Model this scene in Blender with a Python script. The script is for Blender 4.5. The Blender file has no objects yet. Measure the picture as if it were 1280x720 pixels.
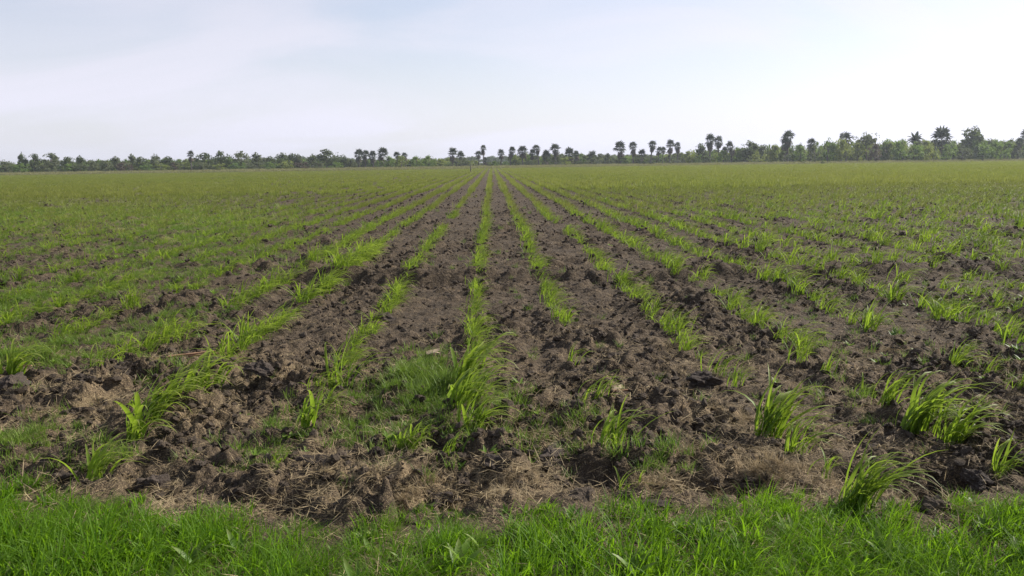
import bpy, math, random
import numpy as np
from mathutils import Vector, Matrix, Euler

random.seed(7)
rng = np.random.default_rng(11)
R = math.radians
scene = bpy.context.scene
col = scene.collection

# ------------------------------------------------------------------ camera
CAM_H = 1.6
F_PX = 1005.0            # focal length in photo pixels (1280 wide)
PITCH, YAW, ROLL = R(8.85), R(-1.3), R(-0.8)
cam_d = bpy.data.cameras.new("camera")
cam_d.lens = 36.0 * F_PX / 1280.0
cam_d.sensor_width = 36.0
cam_d.clip_start = 0.05
cam_d.clip_end = 12000.0
cam = bpy.data.objects.new("camera", cam_d)
col.objects.link(cam)
cam_rot = Matrix.Rotation(YAW, 3, 'Z') @ Matrix.Rotation(R(90) - PITCH, 3, 'X') @ Matrix.Rotation(ROLL, 3, 'Z')
cam.rotation_euler = cam_rot.to_euler()
cam.location = (0, 0, CAM_H)
scene.camera = cam

def ground_at(px, py, z=0.0):
    """where the sight line of a photo pixel meets the level z"""
    d = cam_rot @ Vector(((px - 640) / F_PX, (360 - py) / F_PX, -1.0))
    t = (z - CAM_H) / d.z
    return Vector((d.x * t, d.y * t))

def bearing_point(px, dist):
    """plan position of something seen in photo column px (near the horizon) at a distance"""
    d = cam_rot @ Vector(((px - 640) / F_PX, (360 - 205) / F_PX, -1.0))
    d.z = 0
    k = dist / d.y
    return Vector((d.x * k, dist))

def height_for(px, top_py, dist):
    d = cam_rot @ Vector(((px - 640) / F_PX, (360 - top_py) / F_PX, -1.0))
    return CAM_H + d.z * dist / d.y

# ------------------------------------------------------------------ sky, sun, exposure
SUN_EL, SUN_AZ = R(34), R(62)      # azimuth clockwise from +Y (towards +X)
world = bpy.data.worlds.new("World")
scene.world = world
world.use_nodes = True
nt = world.node_tree
nt.nodes.clear()
N = nt.nodes.new
L = nt.links.new
sky = N('ShaderNodeTexSky')
sky.sky_type = 'NISHITA'
sky.sun_disc = False
sky.sun_elevation = SUN_EL
sky.sun_rotation = SUN_AZ
sky.air_density = 1.25
sky.dust_density = 0.8
sky.ozone_density = 2.5
sky.altitude = 80
tc = N('ShaderNodeTexCoord')
sep = N('ShaderNodeSeparateXYZ')
L(tc.outputs['Generated'], sep.inputs[0])
def wmath(op, a, b=None, clamp=False):
    n = N('ShaderNodeMath'); n.operation = op; n.use_clamp = clamp
    for i, v in enumerate((a, b)):
        if v is None: continue
        if isinstance(v, (int, float)): n.inputs[i].default_value = v
        else: L(v, n.inputs[i])
    return n.outputs[0]
zc = wmath('MAXIMUM', sep.outputs[2], 0.0)
den = wmath('ADD', zc, 0.34)
cx = wmath('DIVIDE', sep.outputs[0], den)
cy = wmath('DIVIDE', sep.outputs[1], den)
comb = N('ShaderNodeCombineXYZ')
L(cx, comb.inputs[0]); L(cy, comb.inputs[1])
mp = N('ShaderNodeMapping')
mp.inputs['Rotation'].default_value = (0, 0, R(-12))
mp.inputs['Scale'].default_value = (1.0, 2.0, 1)
mp.inputs['Location'].default_value = (5.5, 1.2, 0)
L(comb.outputs[0], mp.inputs[0])
cn = N('ShaderNodeTexNoise')
cn.inputs['Scale'].default_value = 1.0
cn.inputs['Detail'].default_value = 7
cn.inputs['Roughness'].default_value = 0.5
cn.inputs['Distortion'].default_value = 0.7
L(mp.outputs[0], cn.inputs['Vector'])
cr = N('ShaderNodeMapRange')
cr.interpolation_type = 'SMOOTHSTEP'
cr.inputs['From Min'].default_value = 0.36
cr.inputs['From Max'].default_value = 0.68
cr.inputs['To Min'].default_value = 0.54
cr.inputs['To Max'].default_value = 1.2
L(cn.outputs['Fac'], cr.inputs['Value'])
# thin cloud veil: lit by the sky behind it, so it follows the sky's own brightness
veil = N('ShaderNodeMix'); veil.data_type = 'RGBA'
bw = N('ShaderNodeRGBToBW')
L(sky.outputs[0], bw.inputs[0])
lum = wmath('ADD', wmath('MULTIPLY', bw.outputs[0], 0.37), 4.4)
vc = N('ShaderNodeVectorMath'); vc.operation = 'SCALE'
vc.inputs[0].default_value = (0.985, 0.985, 1.13)
L(lum, vc.inputs['Scale'])
# thin high cloud looks denser along slanting sight lines (air mass)
L(wmath('MULTIPLY', cr.outputs[0], wmath('DIVIDE', 0.42, wmath('ADD', zc, 0.42))), veil.inputs['Factor'])
# pale low-level moisture haze thickening towards the horizon
hz = N('ShaderNodeMix'); hz.data_type = 'RGBA'
hf = wmath('MULTIPLY', wmath('POWER', 2.718, wmath('MULTIPLY', zc, -9.0)), 0.85)
hc = N('ShaderNodeVectorMath'); hc.operation = 'SCALE'
hc.inputs[0].default_value = (0.93, 0.99, 1.08)
L(wmath('ADD', wmath('MULTIPLY', bw.outputs[0], 0.42), 3.8), hc.inputs['Scale'])
L(hf, hz.inputs['Factor']); wb = N('ShaderNodeVectorMath'); wb.operation = 'MULTIPLY'; wb.inputs[1].default_value = (1.03, 0.965, 1.04)   # camera white balance
L(sky.outputs[0], wb.inputs[0]); L(wb.outputs[0], hz.inputs['A']); L(hc.outputs[0], hz.inputs['B'])
L(hz.outputs['Result'], veil.inputs['A'])
L(vc.outputs[0], veil.inputs['B'])
bg = N('ShaderNodeBackground')
bg.inputs['Strength'].default_value = 0.086
L(veil.outputs['Result'], bg.inputs['Color'])
wo = N('ShaderNodeOutputWorld')
L(bg.outputs[0], wo.inputs['Surface'])

sun_d = bpy.data.lights.new("sun", 'SUN')
sun_d.energy = 5.0
sun_d.angle = R(0.6)
sun_d.color = (1.0, 0.955, 0.88)
sun = bpy.data.objects.new("sun", sun_d)
sdir = Vector((math.cos(SUN_EL) * math.sin(SUN_AZ), math.cos(SUN_EL) * math.cos(SUN_AZ), math.sin(SUN_EL)))
sun.rotation_euler = sdir.to_track_quat('Z', 'Y').to_euler()
sun.location = (40, 30, 40)
col.objects.link(sun)

scene.view_settings.view_transform = 'Standard'
scene.view_settings.look = 'None'
scene.view_settings.exposure = 0.70
scene.view_settings.gamma = 1.0
scene.cycles.max_bounces = 6
scene.cycles.transparent_max_bounces = 8
scene.cycles.volume_bounces = 1
scene.cycles.use_denoising = True
scene.cycles.denoiser = 'OPENIMAGEDENOISE'
scene.cycles.denoising_prefilter = 'NONE'

# ------------------------------------------------------------------ numeric noise
_perm = rng.permutation(512)
_grad = rng.normal(size=(512, 2))
_grad /= np.linalg.norm(_grad, axis=1)[:, None]
_rnd = rng.random((512, 3))
def _h(ix, iy):
    return _perm[(_perm[ix & 511] + iy) & 511]
def perlin(x, y):
    x = np.asarray(x, float); y = np.asarray(y, float)
    ix = np.floor(x).astype(np.int64); iy = np.floor(y).astype(np.int64)
    fx = x - ix; fy = y - iy
    u = fx**3 * (fx * (fx * 6 - 15) + 10); v = fy**3 * (fy * (fy * 6 - 15) + 10)
    def g(dx, dy):
        q = _grad[_h(ix + dx, iy + dy)]
        return q[..., 0] * (fx - dx) + q[..., 1] * (fy - dy)
    return ((g(0, 0) * (1 - u) + g(1, 0) * u) * (1 - v) + (g(0, 1) * (1 - u) + g(1, 1) * u) * v) * 1.5
def fbm(x, y, o=3):
    s = 0; a = 1; t = 0
    for i in range(o):
        s = s + a * perlin(x * 2**i + 17.3 * i, y * 2**i - 9.1 * i); t += a; a *= .5
    return s / t
def lumps(x, y, fill=0.8):
    """rounded clods of uneven size standing proud of the soil: 0..1"""
    ix = np.floor(x).astype(np.int64); iy = np.floor(y).astype(np.int64)
    out = np.zeros_like(x)
    for dx in (-1, 0, 1):
        for dy in (-1, 0, 1):
            c = _rnd[_h(ix + dx, iy + dy)]
            px = ix + dx + .15 + .7 * c[..., 0]; py = iy + dy + .15 + .7 * c[..., 1]
            rr = .28 + .42 * c[..., 2]
            a = c[..., 0] * 6.3
            ex = (x - px) * np.cos(a) + (y - py) * np.sin(a)
            ey = -(x - px) * np.sin(a) + (y - py) * np.cos(a)
            d = np.sqrt(ex**2 + (1.45 * ey)**2) / rr
            hgt = np.sqrt(np.clip(1 - d * d, 0, 1)) * rr * 1.5 * (c[..., 1] < fill)
            out = np.maximum(out, hgt)
    return out
def sstep(a, b, v):
    t = np.clip((np.asarray(v, float) - a) / (b - a), 0, 1)
    return t * t * (3 - 2 * t)

# ------------------------------------------------------------------ the field: masks shared by ground and plants
def verge_line(x):          # where the grass verge ends and the ploughed soil starts (metres ahead)
    x = np.asarray(x, float)
    return 3.54 + 0.42 * np.exp(-((x + 2.35) / .8)**2) + 0.16 * perlin(x * 1.1, x * 0 + 3.3) + 0.07 * perlin(x * 4, x * 0 + 8.3)
def furrow_line(x):         # the shallow cross furrow
    return 10.9 + 0.22 * perlin(np.asarray(x) * .45, np.asarray(x) * 0 + 1.7) - 0.02 * np.asarray(x)

def pat(px, py, rx, ry, a):
    g = ground_at(px, py)
    return (g.x, g.y, rx, ry, a)
WEED_PATCHES = [pat(520, 495, .42, .95, 1.0), pat(460, 520, .35, .6, .75), pat(600, 520, .35, .5, .6), pat(680, 555, .4, .3, .45), pat(40, 455, .55, .5, .9),
                pat(110, 425, .6, .7, .7), pat(380, 530, .25, .4, .55), pat(20, 380, 1.2, 1.5, .9), pat(150, 350, 1.6, 2.0, .9),
                pat(230, 470, .5, .4, .4), pat(20, 560, .35, .3, .6), pat(830, 585, .22, .16, .6), pat(640, 530, .3, .2, .5),
                pat(300, 330, 1.2, 2.5, .5), pat(1180, 530, .5, .2, .35), pat(1000, 430, 1.0, .4, .15), pat(1200, 440, 1., .8, .2),
                pat(1140, 380, 2, 1.4, .15), pat(330, 570, .3, .15, .4), pat(120, 575, .2, .2, .5), pat(220, 400, .8, .6, .45)]
def weed_mask(x, y):
    x = np.asarray(x, float); y = np.asarray(y, float)
    m = np.zeros_like(x)
    for (cx_, cy_, rx, ry, a) in WEED_PATCHES:
        m = np.maximum(m, a * np.exp(-((x - cx_) / rx)**2 - ((y - cy_) / ry)**2))
    left = sstep(-.12, -.40, x / np.maximum(y, 1)) * sstep(9, 19, y) * .9
    far = sstep(38, 150, y) * .55
    n = fbm(x * .22, y * .09, 3)
    n2 = fbm(x * 1.3 + 40, y * .7, 2)
    m = np.maximum(m, np.maximum(left, far) * np.clip(.75 + .8 * n, 0, 1))
    return np.clip(m * (.8 + .75 * n2) + .05 * (n2 > .25), 0, 1)
STRAW_PATCHES = [pat(700, 560, .5, .35, .9), pat(840, 610, .4, .12, 1.), pat(240, 455, .6, .35, .7), pat(570, 620, .6, .12, .9), pat(480, 605, .4, .15, .9),
                 pat(960, 590, .3, .2, .9), pat(900, 520, .6, .5, .6), pat(330, 480, .5, .5, .7), pat(100, 520, .6, .6, .7), pat(60, 490, .5, .3, .6),
                 pat(870, 570, .35, .25, .8), pat(1120, 610, .8, .15, .6), pat(660, 600, .5, .15, .8), pat(250, 540, .5, .4, .6)]
def straw_mask(x, y):
    x = np.asarray(x, float); y = np.asarray(y, float)
    m = np.zeros_like(x)
    for (cx_, cy_, rx, ry, a) in STRAW_PATCHES:
        m = np.maximum(m, a * np.exp(-((x - cx_) / rx)**2 - ((y - cy_) / ry)**2))
    base = .27 * (1 - sstep(4.8, 8.5, y)) + .08
    n = fbm(x * 1.7 + 9, y * 1.7, 3)
    return np.clip((np.maximum(m, base)) * (.85 + 1.1 * n), 0, 1)

def ground_h(x, y, cell=0.0):
    """height of the soil surface; cell = local mesh spacing, so clods finer than the mesh are left out"""
    x = np.asarray(x, float); y = np.asarray(y, float)
    def keep(size):
        return 1 - sstep(size * .22, size * .55, cell) if np.ndim(cell) else (1.0 if cell < size * .3 else 0.0)
    vl = verge_line(x)
    soil = sstep(vl - .12, vl + .12, y)
    far = 1 - sstep(60, 160, y)
    h = .03 * fbm(x * .45, y * .45, 2) * far
    wx = x + .06 * perlin(x * 6, y * 6); wy = y + .06 * perlin(x * 6 + 50, y * 6)
    rough = np.clip(.95 + .8 * perlin(x * .8, y * .6 + 4), .5, 1.6) * (1 + .35 * (1 - sstep(5.5, 8, y)) + .25 * sstep(6, 12, y) - .35 * sstep(16, 40, y))
    c = .062 * lumps(wx / .42, wy / .42, .45) * keep(.42) * np.clip(rough - .3, 0, 1.3)
    c = c + .058 * lumps(wx / .19 + 31, wy / .19, .65) * keep(.19)
    c = c + .044 * lumps(wx / .085 + 7, wy / .085 + 3, .8) * keep(.085)
    c = c + .022 * lumps(x / .038 + 3, y / .038 + 9, .8) * keep(.038)
    c = c + .035 * fbm(x * 3.1, y * 3.1, 3) * keep(.2)
    h = h + c * rough * soil * .8
    f = furrow_line(x)
    fo = np.clip(.5 + .9 * perlin(x * .5 + 5, y * 0 + .4), .5, 1) * sstep(-6.5, -2, x)
    h = h + fo * (-.17 * np.exp(-((y - f) / .30)**2) + .17 * np.exp(-((y - f - .44) / .22)**2))
    # ragged plough edge along the verge: hollows between clods
    pit = np.clip(.55 + 1.5 * perlin(x * 1.7, y * 1.3 + 20), 0, 1.2)
    h = h - .13 * np.exp(-((y - vl - .24) / .14)**2) * pit
    h = h + .05 * np.exp(-((y - vl - .52) / .16)**2) * np.clip(.4 + 1.3 * perlin(x * 2.3 + 9, y * 0), 0, 1)
    h = h + (1 - soil) * (.02 + .03 * fbm(x * 2, y * 2, 2))
    return h

# ------------------------------------------------------------------ mesh helpers
def mesh_np(name, verts, faces_flat, sizes, mats=(), smooth=True):
    """mesh from arrays: faces_flat = loop vertex indices, sizes = vertices per face"""
    me = bpy.data.meshes.new(name)
    verts = np.asarray(verts, np.float32); faces_flat = np.asarray(faces_flat, np.int32); sizes = np.asarray(sizes, np.int32)
    me.vertices.add(len(verts)); me.vertices.foreach_set('co', verts.ravel())
    me.loops.add(len(faces_flat)); me.loops.foreach_set('vertex_index', faces_flat)
    me.polygons.add(len(sizes))
    st = np.zeros(len(sizes), np.int32); st[1:] = np.cumsum(sizes)[:-1]
    me.polygons.foreach_set('loop_start', st)
    me.polygons.foreach_set('loop_total', sizes)
    for m in mats: me.materials.append(m)
    me.update(calc_edges=True)
    if smooth: me.polygons.foreach_set('use_smooth', np.ones(len(sizes), bool))
    return me
class Acc:
    def __init__(s): s.v = []; s.f = []; s.n = []; s.c = 0; s.t = []
    def add(s, verts, faces, t=None):
        verts = np.asarray(verts, float)
        s.v.append(verts)
        for f in faces:
            s.f.extend([i + s.c for i in f]); s.n.append(len(f))
        s.t.append(np.zeros(len(verts)) if t is None else np.asarray(t, float))
        s.c += len(verts)
    def mesh(s, name, mat, smooth=True):
        me = mesh_np(name, np.concatenate(s.v), s.f, s.n, [mat], smooth)
        a = me.attributes.new('tip', 'FLOAT', 'POINT')
        a.data.foreach_set('value', np.concatenate(s.t).astype(np.float32))
        return me
def link(name, me, parent=None, loc=(0, 0, 0), rot=(0, 0, 0), sc=1.0):
    o = bpy.data.objects.new(name, me)
    col.objects.link(o)
    o.location = loc; o.rotation_euler = rot
    o.scale = (sc, sc, sc) if isinstance(sc, (int, float)) else sc
    if parent: o.parent = parent
    return o
def tag(o, label=None, cat=None, group=None, kind=None):
    if label: o['label'] = label
    if cat: o['category'] = cat
    if group: o['group'] = group
    if kind: o['kind'] = kind
    return o

# ------------------------------------------------------------------ materials
class Mat:
    def __init__(s, name):
        s.m = bpy.data.materials.new(name); s.m.use_nodes = True
        s.nt = s.m.node_tree; s.nt.nodes.clear()
        s.out = s.n('ShaderNodeOutputMaterial')
    def n(s, t, **k):
        x = s.nt.nodes.new(t)
        for a, v in k.items(): setattr(x, a, v)
        return x
    def l(s, a, b): s.nt.links.new(a, b)
    def inp(s, sock, v):
        if isinstance(v, bpy.types.NodeSocket): s.l(v, sock)
        elif isinstance(v, tuple) and len(v) == 3 and sock.type == 'RGBA': sock.default_value = (*v, 1)
        else: sock.default_value = v
    def noise(s, scale, detail=3, rough=.55, vec=None, dist=0.0):
        x = s.n('ShaderNodeTexNoise')
        x.inputs['Scale'].default_value = scale; x.inputs['Detail'].default_value = detail
        x.inputs['Roughness'].default_value = rough; x.inputs['Distortion'].default_value = dist
        if vec: s.l(vec, x.inputs['Vector'])
        return x.outputs['Fac']
    def rng(s, v, a, b, c=0.0, d=1.0):
        x = s.n('ShaderNodeMapRange', interpolation_type='SMOOTHSTEP')
        s.inp(x.inputs['Value'], v)
        for k, q in (('From Min', a), ('From Max', b), ('To Min', c), ('To Max', d)): x.inputs[k].default_value = q
        return x.outputs[0]
    def mix(s, f, a, b, mode='MIX'):
        x = s.n('ShaderNodeMix', data_type='RGBA', blend_type=mode)
        s.inp(x.inputs['Factor'], f); s.inp(x.inputs['A'], a); s.inp(x.inputs['B'], b)
        return x.outputs['Result']
    def math(s, op, a, b=0.0, clamp=False):
        x = s.n('ShaderNodeMath', operation=op, use_clamp=clamp)
        s.inp(x.inputs[0], a); s.inp(x.inputs[1], b)
        return x.outputs[0]
    def attr(s, name):
        x = s.n('ShaderNodeAttribute', attribute_name=name)
        return x.outputs['Fac']
    def pos(s): return s.n('ShaderNodeNewGeometry').outputs['Position']
    def rand(s): return s.n('ShaderNodeObjectInfo').outputs['Random']

def leaf_material(name, dark, light, tipc, transl, tr_fac=.42, rough=.42, spec=.35, patch_scale=.35, warm=None):
    M = Mat(name)
    p = M.pos()
    pn = M.noise(patch_scale, 3, vec=p)
    f = M.math('ADD', M.math('MULTIPLY', M.rand(), .55), M.math('MULTIPLY', M.rng(pn, .35, .68), .5), True)
    c = M.mix(f, dark, light)
    if warm:
        wn = M.noise(.05, 3, vec=p)
        c = M.mix(M.math('MULTIPLY', M.rng(wn, .42, .62), .6), c, warm)
    fine = M.noise(60, 2, vec=p)
    c = M.mix(M.math('MULTIPLY', M.rng(fine, .45, .7), .3), c, tipc)
    t = M.math('MULTIPLY', M.math('POWER', M.attr('tip'), 2.5), .7)
    c = M.mix(t, c, tipc)
    b = M.n('ShaderNodeBsdfPrincipled')
    M.inp(b.inputs['Base Color'], c)
    b.inputs['Roughness'].default_value = rough
    b.inputs['Specular IOR Level'].default_value = spec
    tr = M.n('ShaderNodeBsdfTranslucent')
    tc_ = M.mix(.5, c, transl)
    M.inp(tr.inputs['Color'], tc_)
    mx = M.n('ShaderNodeMixShader')
    mx.inputs[0].default_value = tr_fac
    M.l(b.outputs[0], mx.inputs[1]); M.l(tr.outputs[0], mx.inputs[2])
    M.l(mx.outputs[0], M.out.inputs['Surface'])
    return M.m

MAT_CROP = leaf_material('crop_leaf', (.065, .16, .012), (.175, .28, .024), (.34, .32, .09), (.36, .50, .03), .52, .5, .22, .5)
MAT_CROP_FAR = leaf_material('crop_leaf_far', (.10, .165, .018), (.21, .255, .038), (.31, .29, .09), (.34, .39, .06), .46, .5, .3, .12, (.20, .21, .045))
MAT_GRASS = leaf_material('verge_grass', (.020, .085, .005), (.11, .235, .010), (.17, .26, .03), (.30, .54, .012), .48, .5, .15, 1.2)
MAT_WEED = leaf_material('weed_leaf', (.06, .15, .012), (.17, .27, .022), (.22, .22, .07), (.21, .33, .04), .4, .5, .25, .6)
MAT_ROUGH = leaf_material('rough_grass_leaf', (.10, .115, .045), (.20, .19, .08), (.33, .28, .14), (.28, .30, .09), .35, .6, .2, .06)

def simple_material(name, c1, c2, scale=8, rough=.85, transl=0.0, spec=.2, bump=0.0, stretch=None):
    M = Mat(name)
    vec = M.n('ShaderNodeTexCoord').outputs['Object']
    if stretch:
        mpn = M.n('ShaderNodeMapping'); mpn.inputs['Scale'].default_value = stretch
        M.l(vec, mpn.inputs[0]); vec = mpn.outputs[0]
    n = M.noise(scale, 4, vec=vec)
    f = M.math('ADD', M.math('MULTIPLY', M.rng(n, .3, .7), .6), M.math('MULTIPLY', M.rand(), .45), True)
    c = M.mix(f, c1, c2)
    b = M.n('ShaderNodeBsdfPrincipled')
    M.inp(b.inputs['Base Color'], c)
    b.inputs['Roughness'].default_value = rough
    b.inputs['Specular IOR Level'].default_value = spec
    if bump:
        bp = M.n('ShaderNodeBump'); bp.inputs['Strength'].default_value = 1; bp.inputs['Distance'].default_value = bump
        M.l(n, bp.inputs['Height']); M.l(bp.outputs[0], b.inputs['Normal'])
    if transl:
        tr = M.n('ShaderNodeBsdfTranslucent'); M.inp(tr.inputs['Color'], c)
        mx = M.n('ShaderNodeMixShader'); mx.inputs[0].default_value = transl
        M.l(b.outputs[0], mx.inputs[1]); M.l(tr.outputs[0], mx.inputs[2]); M.l(mx.outputs[0], M.out.inputs['Surface'])
    else:
        M.l(b.outputs[0], M.out.inputs['Surface'])
    return M.m
MAT_STRAW = simple_material('straw', (.18, .13, .070), (.46, .36, .205), 30, .75, .25)
MAT_CLOD = simple_material('clod_soil', (.038, .0285, .020), (.11, .084, .060), 22, .92, 0, .15, .006)
MAT_DARKCLOD = simple_material('moist_clod_soil', (.035, .027, .021), (.085, .066, .051), 18, .9, 0, .15, .008)
MAT_STALK = simple_material('dry_stalk', (.20, .10, .055), (.40, .24, .14), 20, .8, 0, .2, .002, (1, 1, 6))
MAT_PALE = simple_material('pale_husk', (.24, .18, .11), (.50, .40, .27), 26, .8, .15)
MAT_WOOD = simple_material('weathered_post', (.08, .065, .055), (.16, .135, .115), 14, .9, 0, .15, .004, (4, 4, 1))
MAT_BARK = simple_material('bark', (.075, .062, .052), (.16, .135, .11), 5, .9, 0, .15, .02)
MAT_PALMBARK = simple_material('palm_bark', (.085, .075, .068), (.15, .135, .12), 6, .9, 0, .15, .02)
MAT_SKIRT = simple_material('dead_fronds', (.085, .070, .055), (.16, .13, .10), 4, .9, .15)

def crown_material(name, c1, c2, transl, f=.3):
    M = Mat(name)
    n = M.noise(.9, 3, vec=M.pos())
    c = M.mix(M.math('ADD', M.math('MULTIPLY', M.rng(n, .35, .65), .65), M.math('MULTIPLY', M.rand(), .4), True), c1, c2)
    b = M.n('ShaderNodeBsdfPrincipled'); M.inp(b.inputs['Base Color'], c)
    b.inputs['Roughness'].default_value = .6; b.inputs['Specular IOR Level'].default_value = .2
    tr = M.n('ShaderNodeBsdfTranslucent'); M.inp(tr.inputs['Color'], transl)
    mx = M.n('ShaderNodeMixShader'); mx.inputs[0].default_value = f
    M.l(b.outputs[0], mx.inputs[1]); M.l(tr.outputs[0], mx.inputs[2]); M.l(mx.outputs[0], M.out.inputs['Surface'])
    return M.m
CR = {
    'dark': crown_material('crown_dark', (.050, .068, .028), (.092, .115, .042), (.12, .16, .04), .3),
    'grey': crown_material('crown_grey_green', (.09, .105, .050), (.15, .165, .08), (.15, .18, .07), .32),
    'green': crown_material('crown_green', (.075, .125, .030), (.145, .20, .050), (.20, .30, .05), .38),
    'yellow': crown_material('crown_yellow_green', (.13, .165, .035), (.21, .24, .060), (.28, .33, .06), .38),
    'brown': crown_material('crown_brown', (.085, .065, .045), (.13, .10, .07), (.12, .09, .05), .25),
    'palm': crown_material('palm_frond', (.042, .052, .036), (.075, .088, .060), (.07, .09, .04), .2),
}

def soil_material():
    M = Mat('tilled_soil')
    p = M.pos()
    big = M.noise(.22, 4, vec=p); mid = M.noise(2.6, 5, .6, p); fine = M.noise(24, 5, .65, p); gr = M.noise(110, 4, .7, p)
    c = M.mix(M.rng(mid, .36, .66), (.036, .0268, .0172), (.077, .0565, .0365))
    c = M.mix(M.math('MULTIPLY', M.rng(fine, .46, .70), .55), c, (.16, .119, .076))
    c = M.mix(M.math('MULTIPLY', M.rng(big, .52, .70), .35), c, (.115, .084, .056))
    c = M.mix(M.math('MULTIPLY', M.rng(gr, .35, .55, 1, 0), .5), c, (.035, .027, .023))
    # crumbs of straw and roots, as dense as the litter mask says
    mpn = M.n('ShaderNodeMapping'); mpn.inputs['Scale'].default_value = (1, 2.6, 1.5); mpn.inputs['Rotation'].default_value = (0, 0, .5)
    M.l(p, mpn.inputs[0])
    st = M.noise(38, 4, .6, mpn.outputs[0], 2.5)
    sa = M.attr('straw')
    sf = M.math('MULTIPLY', M.rng(M.math('ADD', st, M.math('MULTIPLY', sa, .22)), .56, .72), .75)
    c = M.mix(sf, c, (.30, .22, .125))
    # low weeds seen as a green film
    w = M.attr('weed')
    wn = M.noise(9, 5, .7, p)
    wn2 = M.noise(1.1, 4, .6, p)
    wf = M.rng(M.math('ADD', M.math('ADD', M.math('MULTIPLY', wn, .5), M.math('MULTIPLY', wn2, .45)), M.math('MULTIPLY', w, .40)), .56, .80)
    wc = M.mix(M.rng(wn2, .35, .65), (.10, .125, .030), (.145, .155, .045))
    c = M.mix(M.math('MULTIPLY', wf, .62), c, wc)
    b = M.n('ShaderNodeBsdfPrincipled')
    M.inp(b.inputs['Base Color'], c)
    b.inputs['Roughness'].default_value = .93
    b.inputs['Specular IOR Level'].default_value = .12
    m7 = M.noise(7.5, 5, .65, p)
    hsum = M.math('ADD', M.math('MULTIPLY', m7, 3.0), M.math('ADD', M.math('MULTIPLY', fine, .8), M.math('MULTIPLY', gr, .3)))
    bp = M.n('ShaderNodeBump'); bp.inputs['Strength'].default_value = .9; bp.inputs['Distance'].default_value = .03
    M.l(hsum, bp.inputs['Height']); M.l(bp.outputs[0], b.inputs['Normal'])
    M.l(b.outputs[0], M.out.inputs['Surface'])
    return M.m
MAT_SOIL = soil_material()

# ------------------------------------------------------------------ the ground sheet (reaches the horizon)
def build_ground():
    ys = list(-np.geomspace(400, 1.2, 16)) + [0.0, .8, 1.4, 1.8, 2.1]
    ys += list(np.geomspace(2.3, 75, 720))
    ys += list(np.geomspace(77, 9000, 90))
    ys = np.array(ys)
    side = np.concatenate([np.geomspace(.88, 14, 22)])
    us = np.concatenate([-side[::-1], np.linspace(-.86, .86, 560), side])
    w = np.where(ys > 1.5, ys + .7, 2.2 + np.abs(ys - 1.5) * .4)
    X = w[:, None] * us[None, :]
    Y = np.repeat(ys[:, None], len(us), 1)
    cell = np.repeat((w * (1.72 / 560))[:, None], len(us), 1)
    inner = np.abs(us) <= .861
    cell = cell + np.where(inner[None, :], 0, np.abs(X) * .15)
    cell = np.where(Y < 2.2, .6, cell)
    Z = ground_h(X, Y, cell)
    nv, nu = X.shape
    V = np.stack([X, Y, Z], -1).reshape(-1, 3)
    i = np.arange(nv - 1)[:, None] * nu + np.arange(nu - 1)[None, :]
    F = np.stack([i, i + 1, i + nu + 1, i + nu], -1).reshape(-1, 4)
    me = mesh_np('ground', V, F.ravel(), np.full(len(F), 4), [MAT_SOIL])
    for nm, fn in (('weed', weed_mask), ('straw', straw_mask)):
        a = me.attributes.new(nm, 'FLOAT', 'POINT')
        a.data.foreach_set('value', (fn(X.ravel(), Y.ravel()) * (.3 + .7 * sstep(7, 20, Y.ravel()) if nm == 'weed' else 1)).astype(np.float32))
    o = link('ground', me)
    tag(o, 'dark brown ploughed soil of the open field, rough with clods', kind='structure')
build_ground()

# ------------------------------------------------------------------ blades and tufts
def blade(acc, base, az, length, width, lean, curl, seg=7, fold=.25, tilt_rand=0.0, droop=0):
    """arched grass blade with a folded midrib; az = heading it leans to, lean/curl in radians"""
    p = np.array(base, float); th = lean
    hd = np.array([math.cos(az), math.sin(az), 0.0]); sd = np.array([-math.sin(az), math.cos(az), 0.0])
    V = []; T = []
    sl = length / seg
    for k in range(seg + 1):
        t = k / seg
        wd = width * (.55 + .9 * t if t < .3 else (1.0 - ((t - .3) / .7)**1.8) * .82 + .0) if t < 1 else 0
        tw = tilt_rand * t
        side = sd * math.cos(tw) + np.array([0, 0, 1]) * math.sin(tw)
        n = hd * -math.cos(th) + np.array([0, 0, 1]) * math.sin(th)
        if k == seg:
            V.append(p.copy()); T.append(1)
        else:
            V += [p - side * wd / 2, p - n * wd * fold, p + side * wd / 2]; T += [t, t, t]
        d = hd * math.sin(th) + np.array([0, 0, 1]) * math.cos(th)
        p = p + d * sl
        th = min(th + curl / seg * (0.4 + 1.2 * t), 2.7)
    Fc = []
    for k in range(seg - 1):
        a = 3 * k
        Fc += [(a, a + 1, a + 4, a + 3), (a + 1, a + 2, a + 5, a + 4)]
    a = 3 * (seg - 1)
    Fc += [(a, a + 1, a + 3), (a + 1, a + 2, a + 3)]
    acc.add(V, Fc, T)
WIND = R(-8)     # blades stream towards +X, a little towards the camera
def crop_tuft(r, n, h, spread, wscale=1.0, seg=7, wind=1.0, upright=0.0):
    a = Acc()
    for i in range(n):
        az = WIND + r.gauss(0, 1.25 - .45 * wind)
        b = (r.gauss(0, spread), r.gauss(0, spread * .8), -.015)
        ln = h * r.uniform(.65, 1.35)
        blade(a, b, az, ln, r.uniform(.009, .017) * wscale, r.uniform(.12, .85) * (1 - upright * .6), r.uniform(1.1, 3.0) * (1 - upright * .4), seg, .25, r.uniform(-.7, .7))
    return a
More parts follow.
